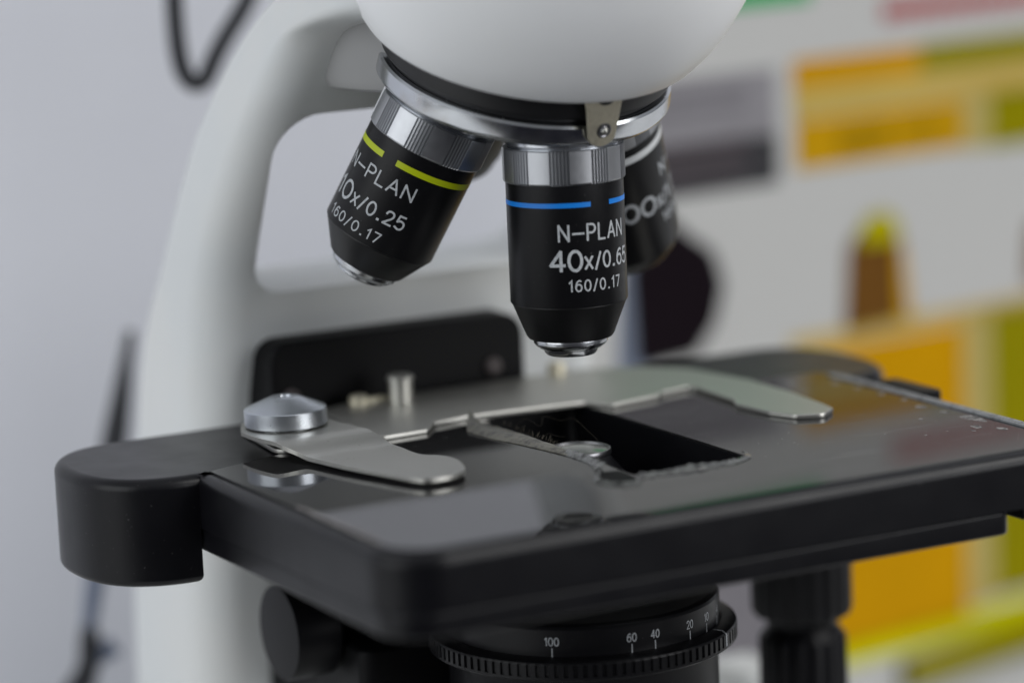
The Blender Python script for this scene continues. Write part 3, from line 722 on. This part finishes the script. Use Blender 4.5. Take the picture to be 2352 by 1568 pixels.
patch('dark_bar', 'print_dark', -100.3, -27.8, 19.6, 32.5)
for k, z in enumerate((22.6, 25.6, 28.8, 31.4)): patch('text_row', 'print_rose', -100, -41+4*(k % 2), z+.2, z+1.6, 0.4)
for k, z in enumerate((40.5, 44.7)): patch('text_row', 'print_grey', -100, -38, z, z+1.6, 0.4)
patch('tan_panel', 'print_tan', -21.8, 102.0, 35.5, 43.6)
patch('orange_stripe', 'print_orange', -21.8, 23.9, 43.6, 51.1)
patch('olive_stripe', 'print_olive', 24.2, 102.0, 44.0, 51.6, r=0)
patch('orange_bar', 'print_amber', -21.4, 39.7, 22.0, 34.9)
patch('pale_bar', 'print_pale', 39.9, 49.6, 21.1, 36.0)
patch('olive_bar', 'print_olive', 49.7, 102.0, 20.6, 36.4)
patch('dark_lettering', 'print_ochre', -6.4, 12.2, 25.2, 31.3, 0.4, r=2)
patch('dark_lettering', 'print_ochre', 16.4, 31.4, 26.9, 30.0, 0.4, r=1)
for k in range(14): patch('red_lettering', 'print_red', 11+5.9*k, 15.6+5.9*k, 59.0, 64.0, r=0.5)
patch('green_header', 'print_green', -100.3, -14.9, 66.6, 108.9)
patch('tan_panel', 'print_tan', -25.2, 102.0, -26.5, -22.9)
patch('orange_block', 'print_orange', -25.2, 38.0, -111.9, -27.4)
patch('pale_column', 'print_pale', 38.2, 48.3, -109.0, -25.5)
patch('olive_block', 'print_olive', 48.5, 102.0, -107.9, -24.8)
patch('grey_block', 'print_grey', -92.0, -25.5, -161.8, -30.8)
patch('lime_edge', 'print_lime', -13.2, 102.0, -116.9, -110.5)
bm = bmesh.new()
tube(bm, [(12, -1.5, -123.4), (40, -2.5, -121.6), (120, -4.5, -116.5)], [4.2, 4.6, 5.2], 24); link('lime_roll', bm, 'print_olive', brd, smooth=60)
# pictured bottles
patch('bottle_picture', 'print_brown', 0, 0, 0, 0, 0.0, poly=rounded([(-6.0, -24.2), (18.5, -23.0), (15.5, -0.3), (11.3, 3.6), (-0.5, 3.1), (-3.9, -1.2)], 2, 4))
patch('cap_picture', 'print_cap', 0, 0, 0, 0, 0.5, poly=rounded([(-1.7, -0.6), (14.7, -1.4), (13.9, 4.7), (9.7, 7.6), (2.9, 6.8)], 2, 4))
patch('bottle_picture', 'print_amber', 0, 0, 0, 0, 0.5, poly=rounded([(13.9, -22.8), (18.1, -22.6), (15.5, -2.4), (13.4, -2.4)], 1, 3))
patch('bottle_picture', 'print_brown', 0, 0, 0, 0, 0.0, poly=rounded([(63.0, -20.3), (82.0, -19.3), (79.6, -1.5), (65.1, -2.2)], 3, 4))
patch('flask_picture', 'print_black', 0, 0, 0, 0, 0.5, poly=rounded([(-77.7, -23.2), (-58.3, -22.3), (-51.3, -14.7), (-48.2, -5.2), (-51.3, 4.0), (-60.0, 9.9), (-65.3, 14.9), (-74.2, 13.6), (-78.6, 1.9)], 3, 4))
patch('flask_picture', 'print_slate', 0, 0, 0, 0, 0.0, poly=rounded([(-84.9, -27.8), (-72.4, -27.2), (-72.4, 6.3), (-81.3, 6.0)], 4, 4))

# cords behind the arm
def cord(name, label, cat, uvy, rad, m):
    bm = bmesh.new(); pts = spline([at(u, v, y) for u, v, y in uvy], 8)
    if isinstance(rad, list):
        n = len(pts); rr = []
        for i in range(n):
            t = i/(n-1)*(len(rad)-1); k = min(int(t), len(rad)-2); rr.append(rad[k]+(rad[k+1]-rad[k])*(t-k))
        rad = rr
    tube(bm, pts, rad, 16)
    o = link(name, bm, m, None, smooth=60); o['label'] = label; o['category'] = cat; return o
cord('power_cord', 'black cord hanging in a loop behind the top of the white arm', 'cord',
     [(398, -160, 150), (398, -60, 150), (402, 40, 150), (410, 120, 150), (424, 170, 150), (447, 192, 150), (472, 180, 150), (494, 132, 150), (520, 82, 150), (552, 30, 150), (580, -30, 150), (600, -120, 150)], 2.15, 'cord')
cl = cord('signal_cable', 'dark cable hanging behind the left side of the arm below the loop', 'cable',
          [(300, 760, 165), (289, 830, 165), (280, 900, 165), (268, 980, 165), (255, 1060, 165), (243, 1140, 165), (232, 1230, 165)], [1.1, 1.6, 2.3, 3.0, 3.2, 2.8, 2.2], 'cord')
cl2 = cord('cable_sleeve', '', 'x', [(232, 1240, 165), (222, 1310, 165), (212, 1380, 165), (205, 1440, 165)], [2.0, 2.4, 2.2, 1.8], 'cordblue')
cl3 = cord('cable_end', '', 'x', [(204, 1435, 165), (206, 1480, 165), (204, 1520, 165), (190, 1565, 165), (160, 1620, 165), (140, 1700, 165)], [1.9, 2.8, 2.6, 3.2, 4.0, 4.4], 'cord')
cl4 = cord('clasp', '', 'x', [(206, 1530, 165), (230, 1505, 165), (262, 1482, 165)], [1.8, 2.0, 2.8], 'cordblue')
for o in (cl2, cl3, cl4):
    o.parent = cl
    for k in ('label', 'category'): del o[k]

# ================================================================== LIGHT
wd = bpy.data.worlds.new('World'); sc.world = wd; wd.use_nodes = True
nt = wd.node_tree; bg = nt.nodes['Background']
tc = nt.nodes.new('ShaderNodeTexCoord'); sx = nt.nodes.new('ShaderNodeSeparateXYZ'); nt.links.new(tc.outputs['Generated'], sx.inputs[0])
cr = nt.nodes.new('ShaderNodeValToRGB'); e = cr.color_ramp.elements
e[0].position = 0.30; e[0].color = (0.015, 0.015, 0.02, 1); e[1].position = 1.0; e[1].color = (0.55, 0.57, 0.60, 1)
x = e.new(0.52); x.color = (0.08, 0.082, 0.09, 1)
mr = nt.nodes.new('ShaderNodeMapRange'); mr.inputs['From Min'].default_value = -1; mr.inputs['From Max'].default_value = 1
nt.links.new(sx.outputs['Z'], mr.inputs['Value']); nt.links.new(mr.outputs[0], cr.inputs['Fac']); nt.links.new(cr.outputs['Color'], bg.inputs['Color'])
bg.inputs['Strength'].default_value = 1.0
def area(name, loc, target, size, sizey, power, col=(1, 1, 1)):
    l = bpy.data.lights.new(name, 'AREA'); l.shape = 'RECTANGLE'; l.size = size*S; l.size_y = sizey*S; l.energy = power; l.color = col
    o = bpy.data.objects.new(name, l); COL.objects.link(o)
    o.location = Vector(loc)*S; d = Vector(target)-Vector(loc); o.rotation_euler = d.to_track_quat('-Z', 'Y').to_euler()
    return o
area('window_light', (-1350, -150, 400), (0, 40, 40), 1300, 1100, 9.2, (0.95, 0.98, 1.0))
area('ceiling_light', (950, -950, 1250), (80, 50, 0), 1000, 800, 17, (1.0, 0.99, 0.975))

area('room_light', (760, -1400, 330), (30, 0, 50), 900, 600, 8.5, (0.97, 0.98, 1.0))
sc.view_settings.view_transform = 'Standard'; sc.view_settings.look = 'None'
sc.view_settings.exposure = 0; sc.view_settings.gamma = 1
sc.render.engine = 'CYCLES'
sc.cycles.use_denoising = True
sc.cycles.max_bounces = 8
